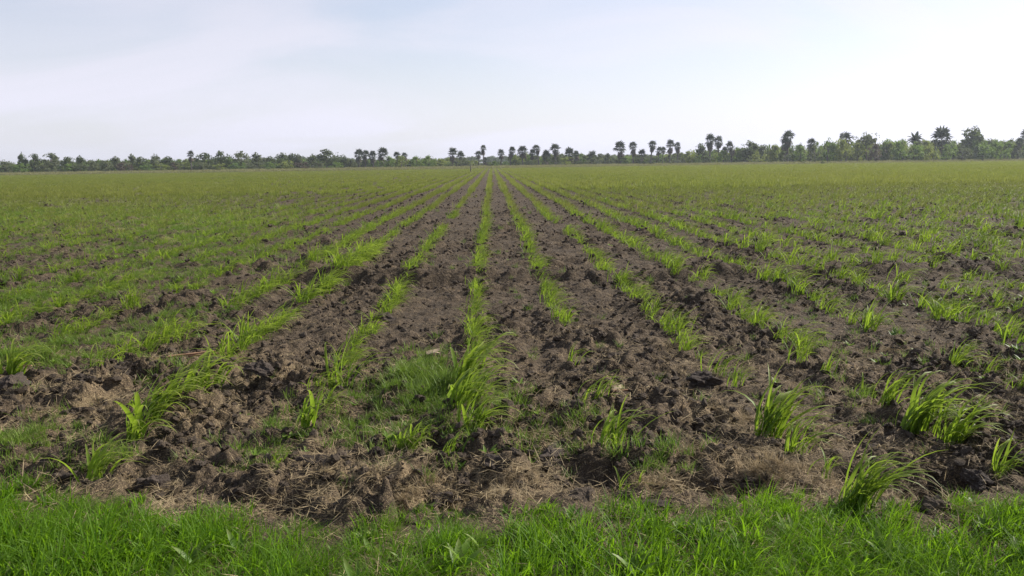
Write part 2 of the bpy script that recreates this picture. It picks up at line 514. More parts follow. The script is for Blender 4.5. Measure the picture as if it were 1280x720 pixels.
def grass_tuft(r, n, h, spread, w=.005, seg=5, wind=.3, curl=(.2, 1.4), lean=(.05, .6)):
    a = Acc()
    for i in range(n):
        az = r.uniform(0, 6.28) if r.random() > wind else WIND + r.gauss(0, .7)
        d = spread * math.sqrt(r.random()); q = r.uniform(0, 6.28)
        blade(a, (d * math.cos(q), d * math.sin(q), -.01), az, h * r.uniform(.45, 1.25), w * r.uniform(.7, 1.4), r.uniform(*lean), r.uniform(*curl), seg, .2, r.uniform(-1, 1))
    return a

# ------------------------------------------------------------------ scatter: one object, geometry-node instances
def library(name, meshes):
    c = bpy.data.collections.new(name)
    for k, me in enumerate(meshes):
        o = bpy.data.objects.new('%s_%02d' % (name, k), me)
        c.objects.link(o)
    return c
def scatter(name, label, cat, lib, pts, rot, sc, idx):
    me = bpy.data.meshes.new(name)
    me.vertices.add(len(pts)); me.vertices.foreach_set('co', np.asarray(pts, np.float32).ravel())
    a = me.attributes.new('srot', 'FLOAT_VECTOR', 'POINT'); a.data.foreach_set('vector', np.asarray(rot, np.float32).ravel())
    sc = np.asarray(sc, np.float32)
    if sc.ndim == 1: sc = np.stack([sc] * 3, 1)
    a = me.attributes.new('sscale', 'FLOAT_VECTOR', 'POINT'); a.data.foreach_set('vector', sc.ravel())
    a = me.attributes.new('sidx', 'INT', 'POINT'); a.data.foreach_set('value', np.asarray(idx, np.int32))
    o = link(name, me)
    g = bpy.data.node_groups.new(name, 'GeometryNodeTree')
    g.interface.new_socket('Geometry', in_out='INPUT', socket_type='NodeSocketGeometry')
    g.interface.new_socket('Geometry', in_out='OUTPUT', socket_type='NodeSocketGeometry')
    gi = g.nodes.new('NodeGroupInput'); go = g.nodes.new('NodeGroupOutput')
    ci = g.nodes.new('GeometryNodeCollectionInfo')
    ci.inputs['Collection'].default_value = lib
    ci.inputs['Separate Children'].default_value = True
    ci.inputs['Reset Children'].default_value = True
    ip = g.nodes.new('GeometryNodeInstanceOnPoints')
    ip.inputs['Pick Instance'].default_value = True
    def na(nm, t):
        n = g.nodes.new('GeometryNodeInputNamedAttribute'); n.data_type = t; n.inputs['Name'].default_value = nm
        return n.outputs['Attribute']
    lk = g.links.new
    lk(gi.outputs[0], ip.inputs['Points']); lk(ci.outputs[0], ip.inputs['Instance'])
    lk(na('sidx', 'INT'), ip.inputs['Instance Index'])
    e2r = g.nodes.new('FunctionNodeEulerToRotation')
    lk(na('srot', 'FLOAT_VECTOR'), e2r.inputs[0]); lk(e2r.outputs[0], ip.inputs['Rotation'])
    lk(na('sscale', 'FLOAT_VECTOR'), ip.inputs['Scale'])
    lk(ip.outputs[0], go.inputs[0])
    md = o.modifiers.new('scatter', 'NODES'); md.node_group = g
    tag(o, label, cat, kind='stuff')
    return o
def in_view_points(n, y0, y1, power=1.0, margin=.72):
    """random points over the ground wedge ahead, density falling with distance by the power"""
    u = rng.random(n)
    if power == 2.0: y = y0 * (y1 / y0)**u
    else:
        e = 2 - power
        y = (y0**e + u * (y1**e - y0**e))**(1 / e)
    x = (rng.random(n) * 2 - 1) * margin * (y + .8)
    return x, y

# ---- verge grass in front
def build_verge():
    r = random.Random(3)
    ms = []
    for k in range(7):
        ms.append(grass_tuft(r, 26 if k % 2 else 34, r.uniform(.15, .24), .07, .0115 if k % 2 else .0075, 6, .45, (.3, 1.9), (.05, .7)).mesh('grass_tuft', MAT_GRASS))
    for k in range(3):   # finer drooping tufts
        ms.append(grass_tuft(r, 60, r.uniform(.15, .2), .09, .0030, 6, .7, (.8, 2.2), (.2, .8)).mesh('grass_tuft', MAT_GRASS))
    for k in range(3):   # short mat
        ms.append(grass_tuft(r, 50, .085, .10, .0045, 4, .2, (.2, 1.2), (.1, .9)).mesh('grass_tuft', MAT_GRASS))
    for k in range(2):   # broadleaf weeds among the grass
        a = Acc()
        for i in range(12): blade(a, (r.gauss(0, .02), r.gauss(0, .02), r.uniform(0, .05)), r.uniform(0, 6.28), r.uniform(.05, .11), r.uniform(.022, .038), r.uniform(.5, 1.2), r.uniform(.1, .9), 4, .15)
        ms.append(a.mesh('broad_weed', MAT_WEED))
    ms.append(grass_tuft(r, 16, .15, .07, .0035, 5, .4, (.2, 1.5), (.2, 1.2)).mesh('dead_stems', MAT_STRAW))
    lib = library('verge_tufts', ms)
    n = 15000
    x = (rng.random(n) * 2 - 1) * 5.2; y = .9 + rng.random(n) * 3.6
    vl = verge_line(x)
    edge = vl - y + .16 * perlin(x * 3, y * 3 + 2) + .02
    bare = perlin(x * 1.2 + 3, y * 1.6 + 7)
    gb = ground_at(840, 690); bare2 = np.exp(-((x - gb.x) / .25)**2 - ((y - gb.y) / .12)**2) + np.exp(-((x - ground_at(1050, 668).x) / .5)**2 - ((y - 3.35) / .10)**2)
    keep = (edge > 0) & (rng.random(n) < np.clip(.35 + edge * 3.0, 0, 1)) & (rng.random(n) > bare2 * .55) & ((bare < .50) | (rng.random(n) < .35))
    x, y, edge = x[keep], y[keep], edge[keep]
    m = len(x)
    idx = rng.integers(0, 7, m)
    fine = perlin(x * .9 + 30, y * .9) > .12
    idx = np.where(fine & (rng.random(m) < .7), 7 + rng.integers(0, 3, m), idx)
    idx = np.where(rng.random(m) < .32, 10 + rng.integers(0, 3, m), idx)
    idx = np.where(rng.random(m) < .05, 13 + rng.integers(0, 2, m), idx)
    idx = np.where(rng.random(m) < .05, 15, idx)
    sc = (.50 + .55 * rng.random(m)) * np.clip(.58 + edge * .9, .58, 1.12) * (1 + .35 * perlin(x * 1.4, y * 1.4))
    rot = np.stack([rng.normal(0, .08, m), rng.normal(0, .08, m), rng.normal(0, .5, m)], 1)
    scatter('verge_grass', 'lush green grass verge along the near edge of the ploughed field', 'grass',
            lib, np.stack([x, y, ground_h(x, y) - .01], 1), rot, sc, idx)
build_verge()

# ---- clods
def clod_mesh(r, name, mat, sub=2, rough=.35):
    import bmesh
    bm = bmesh.new()
    bmesh.ops.create_icosphere(bm, subdivisions=sub, radius=1)
    ox, oy, oz = (r.uniform(0, 50) for _ in range(3))
    from mathutils import noise as mn
    cuts = []
    for q in range(6):
        d = Vector((r.gauss(0, 1), r.gauss(0, 1), r.gauss(0, 1))).normalized()
        cuts.append((d, r.uniform(.5, .85)))
    for v in bm.verts:
        c = v.co.copy()
        for d, k in cuts:
            s = c.dot(d)
            if s > k: c -= d * (s - k) * .85
        c *= 1 + rough * mn.noise(v.co * 1.6 + Vector((ox, oy, oz))) + rough * .5 * mn.noise(v.co * 4 + Vector((oy, oz, ox)))
        v.co = Vector((c.x * r.uniform(.98, 1.02), c.y, c.z * .72))
    me = bpy.data.meshes.new(name)
    bm.to_mesh(me); bm.free()
    me.materials.append(mat)
    me.polygons.foreach_set('use_smooth', np.zeros(len(me.polygons), bool))
    return me
def build_clods():
    r = random.Random(5)
    ms = [clod_mesh(r, 'clod', MAT_CLOD, 3 if k < 3 else 2, .5) for k in range(8)]
    lib = library('clods', ms)
    x, y = in_view_points(62000, 3.75, 50, 2.0)
    rough = .5 + .8 * perlin(x * .8, y * .6 + 4)
    keep = (y > verge_line(x) + .05) & (rng.random(len(x)) < np.clip(rough, .2, 1)) & (rng.random(len(x)) > weed_mask(x, y) * .7)
    x, y = x[keep], y[keep]; m = len(x)
    s = (.007 + .026 * rng.random(m)**3.0) * (1 + np.clip(y - 8, 0, 40) * .022)
    rot = rng.random((m, 3)) * np.array([.9, .9, 6.28])
    sc = np.stack([s * (.8 + .6 * rng.random(m)), s * (.8 + .6 * rng.random(m)), s * (.7 + .6 * rng.random(m))], 1)
    scatter('soil_clods', 'loose crumbs and small clods of dark soil strewn over the field', 'soil clods',
            lib, np.stack([x, y, ground_h(x, y) + s * .15], 1), rot, sc, rng.integers(0, 8, m))
build_clods()

# ---- straw litter
def build_straw():
    r = random.Random(8)
    ms = []
    for k in range(8):
        a = Acc()
        for i in range(14):
            az = r.uniform(0, 6.28)
            blade(a, (r.gauss(0, .035), r.gauss(0, .035), r.uniform(0, .012)), az, r.uniform(.03, .11), r.uniform(.0018, .0042), r.uniform(1.2, 1.6), r.uniform(-.5, .8), 4, .2, r.uniform(-1.5, 1.5))
        ms.append(a.mesh('straw', MAT_STRAW))
    for k in range(4):   # bristly dead tufts
        a = grass_tuft(r, 60, .085, .055, .0022, 4, .4, (.4, 2.0), (.3, 1.3))
        ms.append(a.mesh('dead_tuft', MAT_STRAW))
    lib = library('straw', ms)
    x, y = in_view_points(38000, 2.5, 26, 2.0)
    sm = straw_mask(x, y)
    keep = ((y > verge_line(x) - .1) | (rng.random(len(x)) < .5)) & (rng.random(len(x)) < np.clip(sm * .85 - .05, .02, .75))
    x, y, sm = x[keep], y[keep], sm[keep]; m = len(x)
    idx = rng.integers(0, 8, m)
    idx = np.where((sm > .55) & (rng.random(m) < .25), 8 + rng.integers(0, 4, m), idx)
    rot = np.stack([rng.normal(0, .25, m), rng.normal(0, .25, m), rng.random(m) * 6.28], 1)
    scatter('straw_litter', 'tan dry straw and root litter lying on the tilled soil', 'straw litter',
            lib, np.stack([x, y, ground_h(x, y) + .006], 1), rot, .6 + .7 * rng.random(m), idx)
build_straw()

# ---- weeds
def build_weeds():
    r = random.Random(9)
    ms = []
    for k in range(5): ms.append(grass_tuft(r, 26, .10, .05, .0040, 4, .4, (.3, 1.6), (.1, .8)).mesh('weed_tuft', MAT_WEED))
    for k in range(3):                     # rosettes of broad leaves
        a = Acc()
        for i in range(9): blade(a, (r.gauss(0, .01), r.gauss(0, .01), 0), r.uniform(0, 6.28), r.uniform(.05, .09), r.uniform(.018, .028), r.uniform(.7, 1.2), r.uniform(.1, .8), 4, .15)
        ms.append(a.mesh('broad_weed', MAT_WEED))
    for k in range(4): ms.append(grass_tuft(r, 14, .22, .16, .014, 2, .5, (.3, 1.2), (.1, .8)).mesh('far_weed', MAT_CROP_FAR))
    lib = library('weeds', ms)
    x, y = in_view_points(80000, 3.8, 34, 2.0)
    wm = weed_mask(x, y)
    keep = (y > verge_line(x)) & (rng.random(len(x)) < np.clip(wm**1.3 * .9, .004, .9))
    x, y = x[keep], y[keep]; m = len(x)
    idx = np.where(rng.random(m) < .93, rng.integers(0, 5, m), 5 + rng.integers(0, 3, m))
    sc = (.5 + .7 * rng.random(m)) * (1 + np.clip(y - 8, 0, 20) * .02) * (1 + .6 * sstep(.5, .9, weed_mask(x, y)) * (y < 8))
    x2, y2 = in_view_points(70000, 14, 225, 1.35, .82)
    wm = weed_mask(x2, y2) * sstep(12, 26, y2)
    keep = rng.random(len(x2)) < np.clip(wm**1.4, 0, .9)
    x2, y2 = x2[keep], y2[keep]; m2 = len(x2)
    idx = np.concatenate([idx, 8 + rng.integers(0, 4, m2)])
    s2 = (.35 + .6 * rng.random(m2)) * (1 + y2 * .004)
    X = np.concatenate([x, x2]); Y = np.concatenate([y, y2]); S = np.concatenate([sc, s2]); T = m + m2
    rot = np.stack([rng.normal(0, .1, T), rng.normal(0, .1, T), rng.normal(0, .7, T)], 1)
    scatter('field_weeds', 'short green weeds spreading between the crop rows of the field', 'weeds',
            lib, np.stack([X, Y, ground_h(X, Y) - .005], 1), rot, S, idx)
build_weeds()

# ------------------------------------------------------------------ crop plants
GROUP_CROP = 'leafy crop plants growing in rows'
leaf_lib = []
_r = random.Random(21)
for k in range(16):
    a = Acc()
    blade(a, (0, 0, 0), 0, 1.0, _r.uniform(.042, .062), _r.uniform(.10, .42), _r.uniform(1.1, 2.7), 8, .22, _r.uniform(-.5, .5))
    leaf_lib.append(a.mesh('leaf', MAT_CROP))

ROW_X = {}
def rowx(px, py): return ground_at(px, py).x
ROW_X[0] = rowx(589, 420); ROW_X[1] = rowx(694, 385); ROW_X[2] = rowx(795, 375); ROW_X[3] = rowx(930, 395); 
ROW_X[-1] = rowx(489, 375); ROW_X[-2] = rowx(352, 400); ROW_X[-3] = rowx(272, 395); ROW_X[-4] = rowx(130, 405)
for k in range(4, 260): ROW_X[k] = ROW_X[k - 1] + .93
for k in range(-5, -260, -1): ROW_X[k] = ROW_X[k + 1] - .93
print('ROWS', {k: round(ROW_X[k], 2) for k in range(-5, 6)})

# foremost plants, by where they stand in the photo: px, py of the base, height px, leaf count, upright, label
FRONT = [
 (1068, 641, 84, 40, 0, 'biggest bright green crop clump at the verge, leaves streaming sideways'),
 (1030, 600, 55, 7, .9, 'thin upright sprout with one yellowish leaf behind the biggest verge clump'),
 (960, 548, 78, 34, 0, 'wide arching crop clump whose longest leaves bow over bare soil'),
 (993, 574, 62, 18, .2, 'narrow crop clump close in front of the wide arching clump'),
 (1142, 551, 82, 38, 0, 'pale shiny arching crop clump, tallest of the huddle of four'),
 (1108, 523, 52, 22, .1, 'short dense crop clump tucked against the pale shiny arching clump'),
 (1190, 562, 70, 30, 0, 'crop clump with limp glossy leaves hanging over the bare ground'),
 (1248, 594, 58, 20, .3, 'ragged crop clump with one raised yellow leaf above a dark hollow'),
 (1076, 500, 34, 10, .2, 'little yellow-green crop sprout behind the short dense clump'),
 (1272, 500, 36, 14, .2, 'small crop tuft cut by the edge of the photo'),
 (1205, 455, 22, 9, 0, 'tiny crop tuft standing alone beyond the pale shiny clump'),
 (1234, 473, 30, 14, 0, 'low crop tuft bowed over beyond the limp glossy clump'),
 (893, 471, 36, 15, .2, 'medium crop tuft beside a slightly smaller yellowish one on dark clods'),
 (918, 489, 34, 12, .3, 'yellowish crop tuft in front of the medium tuft on dark clods'),
 (998, 462, 36, 15, .1, 'spiky crop tuft just beyond the wide arching clump'),
 (1030, 478, 32, 13, .1, 'forked crop tuft right behind the end of the wide arching clump'),
 (763, 573, 66, 16, .3, 'tall pale crop sprout arching over bare straw-strewn soil'),
 (784, 612, 48, 9, .5, 'single leaning crop shoot nearest the verge in its row'),
 (732, 516, 52, 13, .4, 'upright crop sprout at the near end of a broken row'),
 (752, 514, 36, 9, .1, 'low bent crop sprout leaning away from its upright neighbour'),
 (712, 465, 28, 11, .2, 'small crop tuft in the gap of the broken row'),
 (588, 470, 46, 18, .1, 'crop clump at the far end of the lush middle stand'),
 (577, 493, 50, 20, .1, 'broad-leaved crop clump in the thick of the lush middle stand'),
 (590, 512, 52, 20, 0, 'bowing crop clump in the lush middle stand leaning over soil'),
 (573, 534, 54, 22, .1, 'dark-based crop clump near the front of the lush middle stand'),
 (588, 550, 50, 20, 0, 'sweeping crop clump at the near side of the lush middle stand'),
 (562, 578, 34, 9, .3, 'thin pale crop sprout before the lush middle stand'),
 (508, 566, 36, 24, .6, 'dark green upright clump standing apart from the lush middle stand'),
 (530, 555, 26, 14, .5, 'short dark green clump between its taller neighbour and the lush stand'),
 (424, 489, 34, 16, 0, 'bright tuft flattened by the wind beside weedy ground'),
 (404, 518, 30, 14, 0, 'bright low tuft nearer than the wind-flattened one by weedy ground'),
 (384, 545, 32, 14, .2, 'soft pale tuft with fine leaves on straw-strewn soil'),
 (168, 552, 42, 22, .1, 'front clump of the short leaning strip of bright crop'),
 (192, 533, 46, 22, 0, 'second clump of the short leaning strip of bright crop'),
 (216, 517, 46, 22, 0, 'middle clump of the short leaning strip of bright crop'),
 (241, 501, 40, 18, 0, 'fourth clump of the short leaning strip of bright crop'),
 (266, 487, 34, 14, 0, 'farthest clump of the short leaning strip of bright crop'),
 (118, 602, 48, 20, .2, 'yellow-green crop clump just above the verge, alone before the leaning strip'),
 (346, 585, 24, 7, .7, 'thin spindly sprout by a dark hollow above the verge'),
 (15, 478, 34, 20, .1, 'bright yellow-green crop clump at the far edge of the photo'),
]
front_xy = []
plants = []   # (size px, x, y, scale, row, kind)
r = random.Random(33)
NEAR = []
for (px, py, hp, n, up, lab) in FRONT:
    g = ground_at(px, py)
    z = math.hypot(g.y, CAM_H)
    n = int(n * 1.45)
    H = hp / F_PX * z * (.78 if px > 940 else .84 if px > 700 else (1.1 if 455 < px < 650 else 1.25))
    front_xy.append((g.x, g.y))
    gz = float(ground_h(g.x, g.y))
    root = bpy.data.objects.new('crop_plant', None); col.objects.link(root)
    root.empty_display_size = .05
    root.location = (g.x, g.y, gz - .012)
    tag(root, lab, 'crop plant', GROUP_CROP)
    root.rotation_euler = (0, 0, r.uniform(-.15, .15))
    for i in range(n):
        az = WIND + r.gauss(0, .62 + .5 * up)
        ln = H * r.uniform(.7, 1.6) * (1.05 + .12 * (1 - up))
        sp = .012 + H * .10
        lf = bpy.data.objects.new('leaf', leaf_lib[r.randrange(16)])
        col.objects.link(lf); lf.parent = root
        lf.location = (r.gauss(0, sp), r.gauss(0, sp * .7), 0)
        lf.rotation_euler = (r.gauss(0, .10), r.gauss(.0, .16) - .12 * up, az)
        ws = r.uniform(.75, 1.3) * (1.0 if px > 700 else 1.3)
        lf.scale = (ln, ln * ws, ln * r.uniform(.9, 1.1))

fx = np.array(front_xy)
def row_start(k):
    return {0: 5.9, 1: 7.4, 2: 6.2, 3: 6.3, 4: 5.8, 5: 6.2, -1: 5.3, -2: 6.0, -3: 6.0, -4: 6.2}.get(k, 6.0)
cands = []
for k in range(-200, 200):
    X0 = ROW_X[k]
    y = row_start(k)
    end = 222.0
    if abs(X0) / .80 > end: continue
    y = max(y, abs(X0) / .84 - 1)
    y += r.random() * .3
    while y < end:
        if k in (-2, -1, 0, 1): dens, size, lat = .165, .175, .03
        elif k == 2: dens, size, lat = .16, .18, .035
        elif k in (-3, -4, -5, -6): dens, size, lat = .15, .20, .06
        elif k < -6: dens, size, lat = .20, .19, .07
        elif k == 3: dens, size, lat = .19, .20, .06
        else: dens, size, lat = .23, .225, .035
        if y > 45: dens *= 1 + (y - 45) / 28.0
        x = X0 + r.gauss(0, lat) + .05 * math.sin(y * .35 + k) * (1 if abs(k) > 1 else .5)
        size *= r.uniform(.55, 1.3) * (1 + .15 * perlin(x * .7, y * .35 + k))
        gap = float(perlin(y * .55 + 13.7 * k, k * 3.1 + .5))
        thr = .38 if -3 <= k <= 2 else (.34 if k < 0 else (.45 if y < 12 else .50))
        if k in (-2, -1, 0) and y < 17: gap -= .4
        if k == -2 and y < 15: size *= 1.5
        if k == -3 and y < 14: size *= 1.12
        hidden_f = abs(y - float(furrow_line(x)) ) < .22
        if gap < thr and not (hidden_f and k > -3) and np.min(np.hypot(fx[:, 0] - x, fx[:, 1] - y)) > .2:
            if k <= -4: size *= .9
            cands.append((x, y, size, k))
        y += dens * r.uniform(.6, 1.45)
print('crop candidates', len(cands))
# of these, the ones that show largest stand as things of their own
def px_size(c):
    x, y, s, k = c
    if abs(x + .023 * y * 0) > .66 * y + .2: return 0
    return s / math.hypot(y, CAM_H)
order = sorted(cands, key=px_size, reverse=True)
single, rest = order[:262], order[262:]
mid_lib = []
for q in range(16):
    mid_lib.append(crop_tuft(r, r.randint(22, 34), 1.22, .16, 3.9, 6, .9 if q % 3 else .4, .0 if q % 3 else .3).mesh('crop_plant', MAT_CROP))
ORD = ['first', 'second', 'third', 'fourth', 'fifth', 'sixth', 'seventh', 'eighth', 'ninth', 'tenth', 'eleventh', 'twelfth', 'thirteenth', 'fourteenth', 'fifteenth',
       'sixteenth', 'seventeenth', 'eighteenth', 'nineteenth', 'twentieth']
TENS = {20: 'twenty', 30: 'thirty', 40: 'forty', 50: 'fifty', 60: 'sixty', 70: 'seventy', 80: 'eighty'}
def ordinal(n):
    if n <= 20: return ORD[n - 1]
    if n % 10 == 0: return TENS[n][:-1] + 'ieth'
    return TENS[n // 10 * 10] + '-' + ORD[n % 10 - 1]
def row_words(k):
    if k == 0: return 'middle row'
    side = 'right' if k > 0 else 'left'
    return ('first' if abs(k) == 1 else ordinal(abs(k))) + ' row ' + side + ' of middle'
byrow = {}
for c in single: byrow.setdefault(c[3], []).append(c)
for k, lst in byrow.items():
    lst.sort(key=lambda c: c[1])
    for i, (x, y, s, kk) in enumerate(lst):
        gz = float(ground_h(x, y))
        q = r.randrange(16)
        o = link('crop_plant', mid_lib[q], None, (x, y, gz - .01), (0, 0, r.gauss(0, .3)), (s, s * r.uniform(.85, 1.15), s * r.uniform(.85, 1.15)))
        fv = float(furrow_line(x))
        look = 'tall' if s > .25 else ('small' if s < .17 else 'medium')
        form = 'upright' if q % 3 == 0 else 'windswept'
        where = 'before' if y < fv else 'beyond'
        nth = [c for c in lst if (c[1] < float(furrow_line(c[0]))) == (y < fv)].index((x, y, s, kk)) + 1
        tag(o, '%s %s tuft, %s %s the cross furrow, %s' % (look, form, ordinal(nth), where, row_words(k)), 'crop plant', GROUP_CROP)
# the rest of the crop: one mass
lo = []
for q in range(10):
    lo.append(crop_tuft(r, 15, 1.15, .24, 5.0, 4, .7).mesh('crop_tuft', MAT_CROP_FAR if q % 2 else MAT_CROP))
for q in range(6):
    a = Acc()      # a row stretch of several tufts, for the far field
    for s_ in range(5):
        for i in range(6):
            blade(a, (r.gauss(0, .25), (s_ - 2) * .5 + r.gauss(0, .15), -.02), WIND + r.gauss(0, .9), r.uniform(.7, 1.3), .10, r.uniform(.1, .6), r.uniform(.4, 1.5), 2, .2)
    lo.append(a.mesh('crop_stretch', MAT_CROP_FAR))
lib_lo = library('crop_mass', lo)
ra = np.array([(c[0], c[1], c[2], c[3]) for c in rest])
m = len(ra)
idx = np.where(ra[:, 1] > 45, 10 + rng.integers(0, 6, m), rng.integers(0, 5, m) * 2 + (rng.random(m) < sstep(14, 38, ra[:, 1])))
scatter('field_crop', 'young green crop filling the far rows of the field', 'crop',
        lib_lo, np.stack([ra[:, 0], ra[:, 1], ground_h(ra[:, 0], ra[:, 1]) - .01], 1),
        np.stack([np.zeros(m), np.zeros(m), rng.normal(0, .3, m)], 1), ra[:, 2] * (1.08 + .002 * ra[:, 1]), idx)

# ------------------------------------------------------------------ large clods, dry stalks and husks one can point at
r = random.Random(77)
BIG = [
 (619, 590, 46, 'grey angular soil clod sunk in a hollow before the lush middle stand'),
 (545, 614, 44, 'dark rounded soil clod touching the verge grass, below the lush middle stand'),
 (190, 604, 34, 'black upright soil clod at the verge edge, near the lone yellow-green clump'),
 (392, 583, 60, 'long flat slab of dark turned soil just above the verge'),
 (72, 600, 36, 'dark grey soil lump half in grass at the far edge of the verge'),
 (110, 497, 34, 'dark soil lump on straw beyond the short leaning strip'),
 (95, 523, 30, 'rough brown soil lump beyond the lone yellow-green clump'),
 (153, 487, 26, 'small dark clod between straw patches beyond the short leaning strip'),
 (18, 497, 40, 'broad dark clod beside the bright clump at the photo edge'),
 (330, 487, 34, 'crumbly dark clod beyond the soft pale tuft'),
 (690, 577, 50, 'broad overhanging clod with a dark hollow under its straw cap'),
 (1222, 602, 46, 'dark broken clod at the foot of the ragged crop clump'),
 (1165, 640, 36, 'brown clod by the verge grass under the limp glossy clump'),
 (880, 487, 34, 'dark crumbled clod at the foot of the yellowish tuft'),
 (820, 640, 40, 'dark ledge-like clod jutting over the verge grass'),
 (730, 627, 38, 'brown clod between the single leaning shoot and the verge'),
 (480, 400, 26, 'dark clod beside the row at the near lip of the cross furrow'),
 (395, 370, 24, 'dark clod in the bare strip by the windswept row'),
 (940, 600, 34, 'brown crumbling clod near the biggest verge clump'),
 (270, 625, 34, 'dark clod sunk among the verge grass blades'),
]
for (px, py, wpx, lab) in BIG:
    g = ground_at(px, py); z = math.hypot(g.y, CAM_H); w = wpx / F_PX * z / 2
    me = clod_mesh(r, 'soil_clod', MAT_DARKCLOD if 'dark' in lab or 'black' in lab or 'grey' in lab else MAT_CLOD, 4, .55)
    flat = .45 if ('slab' in lab or 'ledge' in lab or 'flat' in lab) else r.uniform(.7, .95)
    up = 1.5 if 'upright' in lab else 1
    o = link('soil_clod', me, None, (g.x, g.y, float(ground_h(g.x, g.y)) + w * .12), (r.gauss(0, .2), r.gauss(0, .2), r.uniform(0, 6.28) if flat > .5 else r.uniform(-.2, .2)),
             (w * 1.1, w * (.85 if flat > .5 else .6), w * flat * up))
    tag(o, lab, 'soil clod', 'large clods of turned soil')

def stalk_mesh(r, n, length, rad, bend=.3, mat=MAT_STALK, name='dry_stalk'):
    a = Acc(); p = np.zeros(3); d = np.array([1.0, 0, .05]); K = 8
    V = []; F = []
    for i in range(n + 1):
        t = i / n
        rr = rad * (1 - .45 * t) * (1.25 if i % 3 == 0 else 1)
        s = np.cross(d, [0, 0, 1]); s /= np.linalg.norm(s); u = np.cross(s, d)
        for q in range(K):
            an = q / K * 6.2832
            V.append(p + s * math.cos(an) * rr + u * math.sin(an) * rr * .8)
        p = p + d * length / n
        d = d + np.array([0, r.gauss(0, bend), r.gauss(0, bend * .25)]); d /= np.linalg.norm(d)
    for i in range(n):
        for q in range(K):
            F.append((i * K + q, i * K + (q + 1) % K, (i + 1) * K + (q + 1) % K, (i + 1) * K + q))
    F.append(tuple(range(K))[::-1]); F.append(tuple(n * K + q for q in range(K)))
    a.add(V, F); return a.mesh(name, mat)
STALKS = [(228, 457, 76, .014, 'stalk', 'reddish brown broken stalk lying on straw beyond the leaning strip', .3),
          (262, 450, 50, .010, 'stalk', 'thin reddish stalk lying beside the thicker broken stalk', -.2),
          (785, 497, 48, .010, 'stalk', 'pale tan stalk lying beside the upright sprout of the broken row', .1),
          (8, 490, 50, .010, 'stalk', 'grey dry stalk lying by the broad clod at the photo edge', .35),
          (40, 475, 30, .008, 'stalk', 'short dark twig lying past the broad clod at the photo edge', -.5)]
for (px, py, lpx, rad, kd, lab, az) in STALKS:
    g = ground_at(px, py); z = math.hypot(g.y, CAM_H); ln = lpx / F_PX * z
    o = link('dry_stalk', stalk_mesh(r, 9, ln, rad, .12, MAT_STALK), None, (g.x - ln / 2, g.y, float(ground_h(g.x, g.y)) + .035), (0, 0, az))
    tag(o, lab, 'dry stalk', 'dry stalks lying on the soil')
g = ground_at(546, 456)
a = Acc()
for i in range(6):
    blade(a, (0, (i - 3) * .012, .0), r.gauss(0, .12), .12, .035, 1.45, r.uniform(-.8, .6), 6, -.5, r.uniform(-.5, .5))
o = link('dry_husk', a.mesh('dry_husk', MAT_PALE), None, (g.x - .08, g.y, float(ground_h(g.x, g.y)) + .04), (0, 0, .1))
tag(o, 'pale tan dry husk lying beside the far end of the lush middle stand', 'husk')
g = ground_at(776, 499)
a = Acc()
for i in range(4):
    blade(a, (0, (i - 2) * .012, .0), r.gauss(.2, .2), .08, .025, 1.4, r.uniform(-.6, .7), 5, -.5, r.uniform(-.5, .5))
o = link('dry_husk', a.mesh('dry_husk', MAT_PALE), None, (g.x - .05, g.y, float(ground_h(g.x, g.y)) + .035))
tag(o, 'small whitish dry husk at the end of the pale tan stalk', 'husk')

# ------------------------------------------------------------------ rough grass between field and trees
def build_rough():
    rr = random.Random(15)
    ms = []
    for k in range(6):
        a = Acc()
        for i in range(22): blade(a, (rr.gauss(0, .6), rr.gauss(0, .4), -.03), rr.uniform(0, 6.28), rr.uniform(.5, 1.2), rr.uniform(.06, .12), rr.uniform(.0, .5), rr.uniform(.1, .9), 2, .2)
        ms.append(a.mesh('rough_tuft', MAT_ROUGH))
    lib = library('rough_grass_tufts', ms)
    n = 26000
    y = 212 + rng.random(n)**.8 * 95
    x = (rng.random(n) * 2 - 1) * .85 * y
    # right-hand side of the belt comes a little nearer
    y = y - 28 * sstep(.15, .6, x / y) * rng.random(n)
    dens = rng.random(n) < .6 + .5 * perlin(x * .05, y * .05)
    x, y = x[dens], y[dens]; m = len(x)
    scatter('rough_grass', 'tall olive and straw-coloured rough grass between field and trees', 'grass', lib,
            np.stack([x, y, np.zeros(m)], 1), np.stack([np.zeros(m), np.zeros(m), rng.random(m) * 6.28], 1), (.45 + .6 * rng.random(m)) * (1 - .3 * (y < 222)), rng.integers(0, 6, m))
build_rough()

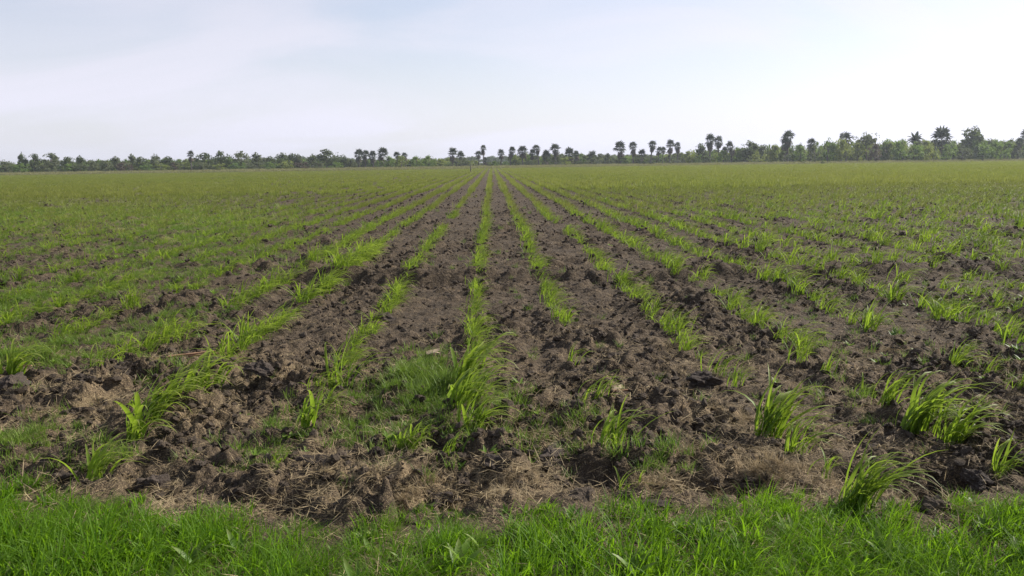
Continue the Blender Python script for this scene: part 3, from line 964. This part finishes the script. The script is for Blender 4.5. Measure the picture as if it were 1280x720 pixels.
# ------------------------------------------------------------------ trees
def tube(a, p0, p1, r0, r1, K=7, seg=3, wob=0.0, rr=None):
    p0 = np.array(p0, float); p1 = np.array(p1, float)
    V = []; F = []
    for i in range(seg + 1):
        t = i / seg
        c = p0 * (1 - t) + p1 * t
        if rr and 0 < i < seg: c = c + np.array([rr.gauss(0, wob), rr.gauss(0, wob), 0])
        rad = r0 * (1 - t) + r1 * t
        for q in range(K):
            an = q / K * 6.2832; V.append(c + np.array([math.cos(an) * rad, math.sin(an) * rad, 0]))
    for i in range(seg):
        for q in range(K): F.append((i * K + q, i * K + (q + 1) % K, (i + 1) * K + (q + 1) % K, (i + 1) * K + q))
    F.append(tuple(seg * K + q for q in range(K)))
    a.add(V, F)
def leaf_cloud(a, rr, centre, rad, n, size):
    """small leaf-clump faces through a ragged clump"""
    for i in range(n):
        d = np.array([rr.gauss(0, 1), rr.gauss(0, 1), rr.gauss(0, 1)]); d /= np.linalg.norm(d) + 1e-6
        p = np.array(centre) + d * np.array(rad) * (rr.random()**.45)
        nrm = np.array([rr.gauss(0, 1), rr.gauss(0, 1), rr.gauss(0, 1) + .6]); nrm /= np.linalg.norm(nrm)
        u = np.cross(nrm, [rr.gauss(0, 1), rr.gauss(0, 1), rr.gauss(0, 1)]); u /= np.linalg.norm(u) + 1e-6
        v = np.cross(nrm, u); s = size * rr.uniform(.5, 1.3)
        a.add([p - u * s, p + v * s * .55, p + u * s, p - v * s * .6 + nrm * s * .2], [(0, 1, 2, 3)])
def broad_proto(rr, shape):
    """unit tree: height 1, returns trunk mesh data and crown accumulator"""
    T = Acc(); C = Acc()
    if shape == 'round':   ch, cz, wx, base = .34, .64, .36, .28
    elif shape == 'tall':  ch, cz, wx, base = .36, .60, .22, .22
    elif shape == 'flat':  ch, cz, wx, base = .13, .84, .62, .60
    elif shape == 'bush':  ch, cz, wx, base = .46, .48, .62, .05
    elif shape == 'dome':  ch, cz, wx, base = .40, .56, .60, .15
    tube(T, (0, 0, -.03), (rr.gauss(0, .02), rr.gauss(0, .02), cz), .035, .018, 7, 3, .012, rr)
    nl = {'round': 13, 'tall': 12, 'flat': 16, 'bush': 15, 'dome': 20}[shape]
    for i in range(nl):
        an = rr.uniform(0, 6.28); q = math.sqrt(rr.random())
        z = rr.uniform(-1, 1)
        k = math.sqrt(max(0, 1 - z * z)) if shape != 'flat' else 1
        c = (math.cos(an) * q * k * wx * .85, math.sin(an) * q * k * wx * .85, cz + z * ch * .8 - (.10 * q * q if shape == 'flat' else 0))
        cr = rr.uniform(.09, .17) * (1.15 if shape in ('bush', 'dome') else 1)
        leaf_cloud(C, rr, c, (cr * 1.2, cr * 1.2, cr * (.34 if shape == 'flat' else .95)), 62, .052 if shape != 'dome' else .045)
        b0 = (0, 0, max(base, min(cz, c[2] - .18)))
        tube(T, b0, c, .014, .005, 4, 2, .01, rr)
    # stray sprigs breaking the outline
    for i in range(26):
        an = rr.uniform(0, 6.28); z = rr.uniform(-.2, 1.1); k = math.sqrt(max(.02, 1 - min(1, z)**2))
        leaf_cloud(C, rr, (math.cos(an) * k * wx * 1.05, math.sin(an) * k * wx * 1.05, cz + z * ch), (.05, .05, .06), 6, .032)
    return T, C
def fan_palm_proto(rr, heads=1):
    T = Acc(); C = Acc(); S = Acc()
    tube(T, (0, 0, -.03), (rr.gauss(0, .015), 0, .86), .024, .017, 8, 4, .006, rr)
    top = np.array([0, 0, .85])
    def fan(A, o, d, r_, fold):
        d = d / np.linalg.norm(d)
        s = np.cross(d, [0, 0, 1.0]); s /= np.linalg.norm(s) + 1e-6; n = np.cross(s, d)
        hub = o + d * r_ * .45
        A.add([o - s * .004, o + s * .004, hub + s * .003, hub - s * .003], [(0, 1, 2, 3)])
        K = 8
        for q in range(K):
            an = (q / (K - 1) - .5) * 3.6
            tipd = d * math.cos(an) + s * math.sin(an)
            sd = -d * math.sin(an) + s * math.cos(an)
            tip = hub + tipd * r_ * .58 - n * fold * r_ * rr.uniform(.3, 1.2)
            m = hub + tipd * r_ * .33
            A.add([hub, m + sd * r_ * .07, tip, m - sd * r_ * .07], [(0, 1, 2, 3)])
    for i in range(26):
        an = i * 2.4 + rr.uniform(-.2, .2); el = R(88 - 124 * (i / 25.0)**1.15 + rr.gauss(0, 8))
        d = np.array([math.cos(an) * math.cos(el), math.sin(an) * math.cos(el), math.sin(el)])
        fan(C, top + np.array([0, 0, .01]), d, rr.uniform(.12, .19), .30)
    for i in range(20):
        an = rr.uniform(0, 6.28); el = R(rr.uniform(-84, -35))
        d = np.array([math.cos(an) * math.cos(el), math.sin(an) * math.cos(el), math.sin(el)])
        fan(S, top - np.array([0, 0, .01 + .10 * rr.random()]), d, rr.uniform(.10, .17), .1)
    return T, C, S
def feather_palm_proto(rr):
    T = Acc(); C = Acc(); S = Acc()
    tube(T, (0, 0, -.03), (0, 0, .66), .035, .026, 8, 4, .004, rr)
    for i in range(20):
        an = i * 2.4; el = R(78 - 70 * i / 19.0); p = np.array([0, 0, .65]); L_ = rr.uniform(.42, .52)
        d = np.array([math.cos(an) * math.cos(el), math.sin(an) * math.cos(el), math.sin(el)])
        n = 9
        for k in range(n):
            q = p + d * L_ / n
            s = np.cross(d, [0, 0, 1.0]); s /= np.linalg.norm(s) + 1e-6
            w = .10 * math.sin(math.pi * (k + 1.2) / (n + 1.5))
            C.add([p, q, q + s * w - np.array([0, 0, w * .5]) + d * .03, p + s * w * .9 - np.array([0, 0, w * .5])], [(0, 1, 2, 3)])
            C.add([p, q, q - s * w - np.array([0, 0, w * .5]) + d * .03, p - s * w * .9 - np.array([0, 0, w * .5])], [(3, 2, 1, 0)])
            p = q; d = d + np.array([0, 0, -.16]); d /= np.linalg.norm(d)
    for i in range(10):
        an = rr.uniform(0, 6.28)
        blade(S, (0, 0, .64), an, .22, .04, R(150), .3, 3, .2)
    return T, C, S
rr = random.Random(4)
PROTO = {}
for sh, nvar in (('round', 4), ('tall', 3), ('flat', 2), ('bush', 4), ('dome', 3)):
    PROTO[sh] = []
    for k in range(nvar):
        T, C = broad_proto(rr, sh)
        PROTO[sh].append((T.mesh('trunk', MAT_BARK), C, {}))
PROTO['palm'] = []
for k in range(5):
    T, C, S = fan_palm_proto(rr)
    PROTO['palm'].append((T.mesh('trunk', MAT_PALMBARK), C.mesh('crown', CR['palm'], False), S.mesh('dead_fronds', MAT_SKIRT, False)))
T, C, S = feather_palm_proto(rr)
PROTO['feather'] = [(T.mesh('trunk', MAT_PALMBARK), C.mesh('crown', CR['palm'], False), S.mesh('dead_fronds', MAT_SKIRT, False))]

def base_of(px, dist): return bearing_point(px, dist)
def plant_tree(kind, px, top, wpx, dist, colour, label, name, cat, group):
    b = base_of(px, dist)
    h = max(1.0, height_for(px, top, dist))
    w = wpx / F_PX * dist
    root = bpy.data.objects.new(name, None); col.objects.link(root)
    root.location = (b.x, b.y, 0); root.rotation_euler = (rr.gauss(0, .035), rr.gauss(0, .035), rr.uniform(0, 6.28) if kind != 'feather' else .4)
    tag(root, label, cat, group)
    if kind in ('palm', 'feather'):
        t, c, s = PROTO[kind][rr.randrange(len(PROTO[kind]))]
        crown_w = w * (1.35 if kind == 'palm' else 1) / (.36 if kind == 'palm' else .9) / 1.0      # unit crown is .36 across
        # trunk height scaled to h; crown keeps its own size
        kz = h
        k = crown_w
        ct = .85 if kind == 'palm' else .65
        up = .17 if kind == 'palm' else .30
        kzs = rr.uniform(.9, 1.25) if kind == 'palm' else 1.0; kds = rr.uniform(.8, 1.35) if kind == 'palm' else 1.0
        trunk_h = max(.8, (h - up * k * kzs) / ct)
        o = link('trunk', t, root, sc=(max(k, 9), max(k, 9), trunk_h))
        o = link('crown', c, root, (0, 0, ct * trunk_h - ct * k * kzs), sc=(k, k * rr.uniform(.8, 1.15), k * kzs), rot=(rr.gauss(0, .03), rr.gauss(0, .03), rr.uniform(0, 6)))
        o = link('dead_fronds', s, root, (0, 0, ct * trunk_h - ct * k * kds), sc=(k * .95, k * .95, k * kds))
    else:
        t, acc, cache = PROTO[kind][rr.randrange(len(PROTO[kind]))]
        if colour not in cache: cache[colour] = acc.mesh('crown', CR[colour], False)
        wx = {'round': .9, 'tall': .62, 'flat': 1.35, 'bush': 1.4, 'dome': 1.4}[kind]
        k = w / wx * (rr.uniform(1.15, 1.45) if kind != 'flat' else 1.0)
        link('trunk', t, root, sc=(k, k, h / 1.02))
        link('crown', cache[colour], root, sc=(k, k, h / 1.02))
    return root

PG = 'tall fan palms along the field edge'
TG = 'broadleaf trees along the field edge'
BG = 'bushes along the field edge'
def D(px):     # distance of the tree belt
    return 300 - 46 * max(0, min(1, (px - 820) / 300.0)) - 14 * max(0, min(1, (300 - px) / 300.0))
PALMS = [
 (239, 188, 9, 'small grey palm head showing above scrub before the broad dome tree group'),
 (448, 186, 12, 'first palm of the tight dark row of four beside the big dome tree'),
 (457, 187, 10, 'second palm of the tight dark row of four beside the big dome tree'),
 (466, 188, 10, 'third palm of the tight dark row of four beside the big dome tree'),
 (476, 184, 14, 'tallest and last palm of the tight dark row of four'),
 (498, 189, 9, 'palm head rising from a bright green bush, larger of two'),
 (507, 190, 8, 'smaller palm head of the two rising from bright green bush'),
 (566, 184, 12, 'higher of two merged palm heads before the thin-trunked trio'),
 (575, 188, 10, 'lower of two merged palm heads before the thin-trunked trio'),
 (604, 181, 8, 'tallest palm of the isolated thin-trunked trio against open sky'),
 (598, 188, 9, 'bushy lower palm of the isolated thin-trunked trio'),
 (607, 196, 6, 'shortest palm of the isolated thin-trunked trio'),
 (626, 186, 9, 'lone slim palm in the gap beside the isolated trio'),
 (638, 183, 9, 'first palm of the dark middle grove, next to the lone slim palm'),
 (654, 182, 13, 'large bushy palm head in the dark middle grove'),
 (665, 186, 9, 'narrow palm next to the large bushy head in the middle grove'),
 (674, 180, 9, 'slender pointed palm in the dark middle grove'),
 (681, 187, 13, 'low wide palm filling the dark middle grove'),
 (694, 179, 13, 'tallest palm of the dark middle grove'),
 (712, 184, 14, 'round-headed palm near the end of the dark middle grove'),
 (721, 188, 9, 'last small palm of the dark middle grove'),
 (740, 188, 12, 'low spiky palm beyond the end of the middle grove'),
 (776, 176, 15, 'wide-headed palm starting the second palm grove'),
 (792, 177, 11, 'T-shaped palm next to the wide-headed one in the second grove'),
 (801, 186, 10, 'short dark palm between taller ones of the second grove'),
 (813, 175, 11, 'tall pointed palm in the middle of the second grove'),
 (822, 183, 8, 'lower palm leaning on the pointed one in the second grove'),
 (828, 183, 7, 'small slim palm before the last pair of the second grove'),
 (837, 174, 11, 'big grey-headed palm of the last pair in the second grove'),
 (847, 177, 10, 'last palm of the second grove with a drooping head'),
 (887, 166, 13, 'tallest palm beside the dense dark tree after the sky gap'),
 (898, 169, 12, 'second tallest palm beside the dense dark tree after the sky gap'),
 (906, 183, 9, 'low palm below the tall pair after the sky gap'),
 (914, 175, 12, 'palm head standing on a rounded green bush after the tall pair'),
 (980, 170, 13, 'lower half-hidden head of the dark double palm'),
 (984, 162, 15, 'top head of the dark double palm standing high alone'),
 (1013, 172, 12, 'dark palm head between the double palm and the green scrub'),
 (1049, 166, 5, 'tiny palm head on a hair-thin trunk beside the dome-headed palm'),
 (1057, 165, 14, 'dome-headed palm just before the umbrella-shaped tree'),
 (1177, 158, 24, 'largest round-headed palm standing clear against white sky'),
 (1272, 172, 10, 'low palm beside the one cut by the photo edge'),
 (1281, 161, 13, 'tall palm cut by the edge of the photo'),
]
for (px, top, w, lab) in PALMS:
    plant_tree('palm', px, top, w, D(px) + rr.uniform(-12, 8), 'palm', lab, 'palm_tree', 'palm tree', PG)
plant_tree('feather', 1141, 168, 22, D(1141) - 6, 'palm', 'feather-leaved palm with long arching fronds above green bushes', 'palm_tree', 'palm tree', None)
TREES = [
 ('tall', 29, 190, 11, 'dark', 'tall dark tree at the end of the belt, taller of its pair'),
 ('round', 43, 192, 14, 'dark', 'dark round tree beside the tallest one at the belt end'),
 ('round', 64, 191, 19, 'grey', 'pale grey-green airy tree after the dark pair'),
 ('round', 86, 196, 16, 'dark', 'middling dark tree after the pale airy tree'),
 ('tall', 100, 194, 9, 'dark', 'small pointed dark tree after the middling dark one'),
 ('tall', 144, 195, 9, 'grey', 'narrow grey tree standing up from low grey scrub'),
 ('tall', 165, 192, 9, 'grey', 'thin grey tree with a forked top'),
 ('round', 176, 196, 15, 'dark', 'low round dark tree beside the forked grey tree'),
 ('tall', 195, 192, 10, 'grey', 'pointed grey tree above the yellowish bush'),
 ('round', 210, 196, 18, 'dark', 'broad low dark tree above the reddish brown bush'),
 ('round', 256, 191, 20, 'dark', 'broad dark tree next to the small grey palm head'),
 ('dome', 278, 188, 26, 'dark', 'wide dome-shaped dark tree with a flattish top'),
 ('round', 301, 189, 17, 'grey', 'grey-green tree next to the wide flattish dome tree'),
 ('round', 321, 191, 15, 'grey', 'light grey round tree in the belt before the low gap'),
 ('round', 338, 196, 15, 'dark', 'low dark tree in the dip of the belt'),
 ('round', 352, 191, 15, 'dark', 'dark tree rising just after the dip of the belt'),
 ('tall', 366, 191, 10, 'dark', 'narrow dark tree squeezed before the big dome tree'),
 ('tall', 374, 192, 8, 'grey', 'slim grey tree nearest to the big dome tree'),
 ('dome', 408, 186, 36, 'dark', 'big dark dome tree beside the tight row of palms'),
 ('round', 390, 194, 14, 'grey', 'grey tree leaning on the flank of the big dome tree'),
 ('round', 433, 196, 11, 'dark', 'small dark tree between the big dome tree and the palms'),
 ('round', 877, 180, 15, 'dark', 'dense dark tree right after the sky gap'),
 ('round', 935, 176, 22, 'dark', 'broad square-topped dark tree between palms'),
 ('round', 952, 181, 17, 'dark', 'low round dark tree beside the square-topped one'),
 ('flat', 1083, 165, 32, 'grey', 'umbrella-shaped flat-topped tree with sky showing through'),
 ('round', 1108, 175, 18, 'green', 'round light green tree next to the umbrella-shaped tree'),
 ('tall', 1213, 157, 20, 'dark', 'ragged tall tree next to the largest round-headed palm'),
 ('tall', 1190, 177, 13, 'green', 'feathery green tree between the round palm and ragged tree'),
 ('tall', 1226, 177, 14, 'green', 'feathery green tree just after the ragged tall tree'),
 ('tall', 1242, 176, 10, 'green', 'slim open green tree after the ragged tall tree'),
 ('tall', 1259, 176, 9, 'green', 'thin green tree before the palms at the photo edge'),
]
for (kind, px, top, w, c, lab) in TREES:
    plant_tree(kind, px, top, w, D(px) + rr.uniform(-6, 12), c, lab, 'broadleaf_tree', 'tree', TG)
BUSHES = [
 (6, 200, 22, 'grey', 'grey-green bush at the very end of the belt'), (24, 203, 20, 'green', 'green bush in front of the tall dark pair'),
 (58, 203, 22, 'grey', 'pale grey bush below the pale airy tree'), (84, 204, 22, 'green', 'green bush below the middling dark tree'),
 (112, 201, 24, 'grey', 'wide grey bush after the small pointed tree'), (133, 200, 20, 'grey', 'grey bush before the narrow grey tree'),
 (154, 203, 20, 'brown', 'brownish bush between the two narrow grey trees'), (184, 205, 18, 'green', 'green bush beneath the low round dark tree'),
 (201, 205, 18, 'yellow', 'yellow-green bush beside the reddish brown bush'), (216, 203, 14, 'brown', 'reddish brown bush in the belt'),
 (230, 203, 18, 'yellow', 'yellowish bush below the small grey palm head'), (250, 202, 20, 'grey', 'grey bush under the broad dark tree by the palm head'),
 (276, 204, 20, 'yellow', 'yellow-green bush under the wide dome-shaped tree'), (297, 203, 18, 'green', 'green bush following the yellow one under the dome tree'),
 (320, 203, 20, 'grey', 'grey bush under the light grey round tree'), (336, 203, 18, 'green', 'green bush in the dip of the belt'),
 (358, 201, 20, 'yellow', 'yellow-green bush after the dip of the belt'), (378, 202, 18, 'brown', 'brown bush below the slim grey tree'),
 (398, 202, 18, 'grey', 'grey bush at the foot of the big dome tree'), (419, 202, 20, 'green', 'green bush at the near flank of the big dome tree'),
 (440, 200, 16, 'grey', 'grey bush at the foot of the palm row'), (470, 199, 14, 'green', 'bright bush below the last palm of the row'),
 (486, 196, 18, 'green', 'green bush between palm row and paired palm heads'), (502, 195, 20, 'yellow', 'bright yellow-green bush carrying the two palm heads'),
 (521, 195, 16, 'green', 'rounded green bush after the bright yellow-green one'), (536, 194, 15, 'green', 'green bush with a pointed top'),
 (550, 199, 16, 'yellow', 'low yellow-green bush before the merged palms'), (571, 198, 18, 'grey', 'grey bush under the two merged palm heads'),
 (585, 202, 12, 'grey', 'low grey bush beside the isolated palm trio'), (618, 202, 12, 'green', 'low green bush by the lone slim palm'),
 (644, 200, 16, 'dark', 'dark bush at the start of the middle grove'), (662, 200, 16, 'dark', 'dark bush inside the middle grove'),
 (685, 199, 18, 'dark', 'dark wide bush under the tallest grove palm'), (707, 195, 15, 'yellow', 'bright yellow-green bush in the dark middle grove'),
 (724, 201, 14, 'dark', 'dark bush closing the middle grove'), (742, 198, 20, 'grey', 'grey bush around the low spiky palm'),
 (759, 192, 15, 'grey', 'pale feathery bush between the two groves'), (783, 195, 16, 'green', 'green bush at the foot of the wide-headed palm'),
 (802, 196, 18, 'dark', 'dark bush in the second grove'), (820, 197, 18, 'dark', 'dark bush under the pointed palm of the second grove'),
 (842, 199, 18, 'grey', 'grey bush under the last pair of the second grove'), (862, 187, 19, 'yellow', 'yellow-green bush in the sky gap'),
 (882, 195, 16, 'dark', 'dark bush below the tallest palm'), (904, 188, 20, 'green', 'rounded green bush under the two high palms'),
 (921, 187, 18, 'green', 'green bush beside the square-topped tree'), (945, 192, 18, 'yellow', 'yellow-green bush under the low round dark tree'),
 (963, 187, 17, 'yellow', 'light yellow-green bush before the double palm'), (981, 188, 16, 'dark', 'dark bush at the foot of the double palm'),
 (999, 183, 18, 'green', 'green bush after the double palm'), (1018, 184, 17, 'grey', 'grey-green bush below the dark palm head'),
 (1034, 176, 20, 'green', 'leafy green bush with a high rounded top'), (1052, 175, 20, 'yellow', 'yellow-green bush under the dome-headed palm'),
 (1072, 178, 22, 'yellow', 'olive yellow bush under the umbrella-shaped tree'), (1094, 183, 20, 'brown', 'brownish bush near the umbrella-shaped tree'),
 (1122, 178, 20, 'green', 'green bush before the feather-leaved palm'), (1142, 181, 22, 'green', 'wide green bush below the feather-leaved palm'),
 (1162, 185, 20, 'yellow', 'olive bush between feather palm and round palm'), (1182, 184, 20, 'green', 'green bush at the foot of the round-headed palm'),
 (1203, 186, 20, 'grey', 'grey-green bush at the foot of the ragged tree'), (1228, 182, 22, 'green', 'broad green bush after the ragged tree'),
 (1250, 182, 20, 'green', 'green bush before the palms at the photo edge'), (1270, 186, 20, 'grey', 'greyish bush at the foot of the palms at the photo edge'),
]
for (px, top, w, c, lab) in BUSHES:
    plant_tree('bush', px, top - (4 if px > 1000 else 1), w, D(px) - rr.uniform(4, 16), c, lab, 'bush', 'bush', BG)
# small dark shrub in the field grass, and a post
plant_tree('bush', 1028, 203, 5, 205, 'dark', 'tiny lone dark shrub out in the grass in front of the trees', 'bush', 'bush', None)
plant_tree('bush', 1006, 204, 5, 225, 'dark', 'small dark tussock shrub near the trees under the dark palm head', 'bush', 'bush', None)
def build_post(px, top, dist, lab):
    b = base_of(px, dist); h = max(.9, height_for(px, top, dist))
    root = bpy.data.objects.new('fence_post', None); col.objects.link(root); root.location = (b.x, b.y, 0)
    tag(root, lab, 'post')
    a = Acc(); tube(a, (0, 0, -.3), (.03, 0, h), .11, .09, 8, 4, .01, rr); link('shaft', a.mesh('shaft', MAT_WOOD), root)
    a = Acc(); tube(a, (0, 0, h - .02), (0, 0, h + .03), .105, .06, 8, 1); link('cap', a.mesh('cap', MAT_WOOD), root)
build_post(588, 207.5, 150, 'dark weathered post standing alone at the far end of the crop')

# ---- the scrub that closes the belt behind the single trees, and a far wood
def build_scrub():
    cols = ['dark', 'grey', 'green', 'grey', 'dark', 'yellow']
    ms = []
    for i, cname in enumerate(cols):
        _, C = broad_proto(rr, 'bush'); ms.append(C.mesh('scrub', CR[cname], False))
    lib = library('scrub', ms)
    n = 1500
    px = rng.random(n) * 2100 - 410
    pos = np.array([tuple(base_of(p, D(p) + 4 + q * 38)) for p, q in zip(px, rng.random(n))])
    gap = ((px > 592) & (px < 634))
    h = np.interp(px, [0, 30, 420, 440, 590, 596, 632, 640, 750, 760, 850, 870, 940, 1020, 1280], [3.8, 4.7, 4.7, 3.7, 3.7, 1.8, 2.2, 4.8, 4.6, 4.0, 4.2, 5.2, 5.8, 6.8, 6.8]) * (.65 + .5 * rng.random(n)) 
    w = 3.2 * (.7 + .8 * rng.random(n))
    green = rng.random(n) < np.where(px > 850, .85, .35)
    idx = np.where(green, rng.choice([2, 5, 5, 2, 1], n), rng.choice([0, 1, 3, 2], n))
    scatter('scrub', 'tangled grey-green scrub closing the tree belt behind the single trees', 'scrub', lib,
            np.stack([pos[:, 0], pos[:, 1], np.zeros(n)], 1), np.stack([np.zeros(n), np.zeros(n), rng.random(n) * 6.28], 1), np.stack([w, w, h], 1), idx)
    ms = []
    for k in range(3):
        _, C = broad_proto(rr, 'dome'); ms.append(C.mesh('far_tree', CR['dark'], False))
    lib = library('far_wood', ms)
    n = 700
    x = (rng.random(n) * 2 - 1) * 560; y = 560 + rng.random(n) * 120
    hh = 6.0 * (.7 + .5 * rng.random(n)) + 3 * perlin(x * .01, x * 0)
    scatter('distant_wood', 'faint blue-grey wood far behind the tree belt', 'wood', lib,
            np.stack([x, y, np.zeros(n)], 1), np.stack([np.zeros(n), np.zeros(n), rng.random(n) * 6.28], 1), np.stack([hh * 1.3, hh * 1.3, hh], 1), rng.integers(0, 3, n))
build_scrub()

# ------------------------------------------------------------------ haze
def build_haze(density):
    x0, x1, y0, y1, z0, z1 = -620, 620, -60, 720, -1.5, 19
    V = [(x, y, z) for z in (z0, z1) for y in (y0, y1) for x in (x0, x1)]
    F = [(0, 2, 3, 1), (4, 5, 7, 6), (0, 1, 5, 4), (2, 6, 7, 3), (0, 4, 6, 2), (1, 3, 7, 5)]
    me = bpy.data.meshes.new('haze'); me.from_pydata(V, [], F); me.update()
    M = bpy.data.materials.new('haze_air'); M.use_nodes = True
    n = M.node_tree; n.nodes.clear()
    o = n.nodes.new('ShaderNodeOutputMaterial'); v = n.nodes.new('ShaderNodeVolumePrincipled')
    v.inputs['Color'].default_value = (.84, .91, 1.0, 1)
    v.inputs['Density'].default_value = density
    v.inputs['Anisotropy'].default_value = .35
    n.links.new(v.outputs[0], o.inputs['Volume'])
    me.materials.append(M)
    ob = link('haze', me)
    tag(ob, 'thin pale haze in the air over the whole field', 'haze', kind='stuff')
build_haze(.00022)
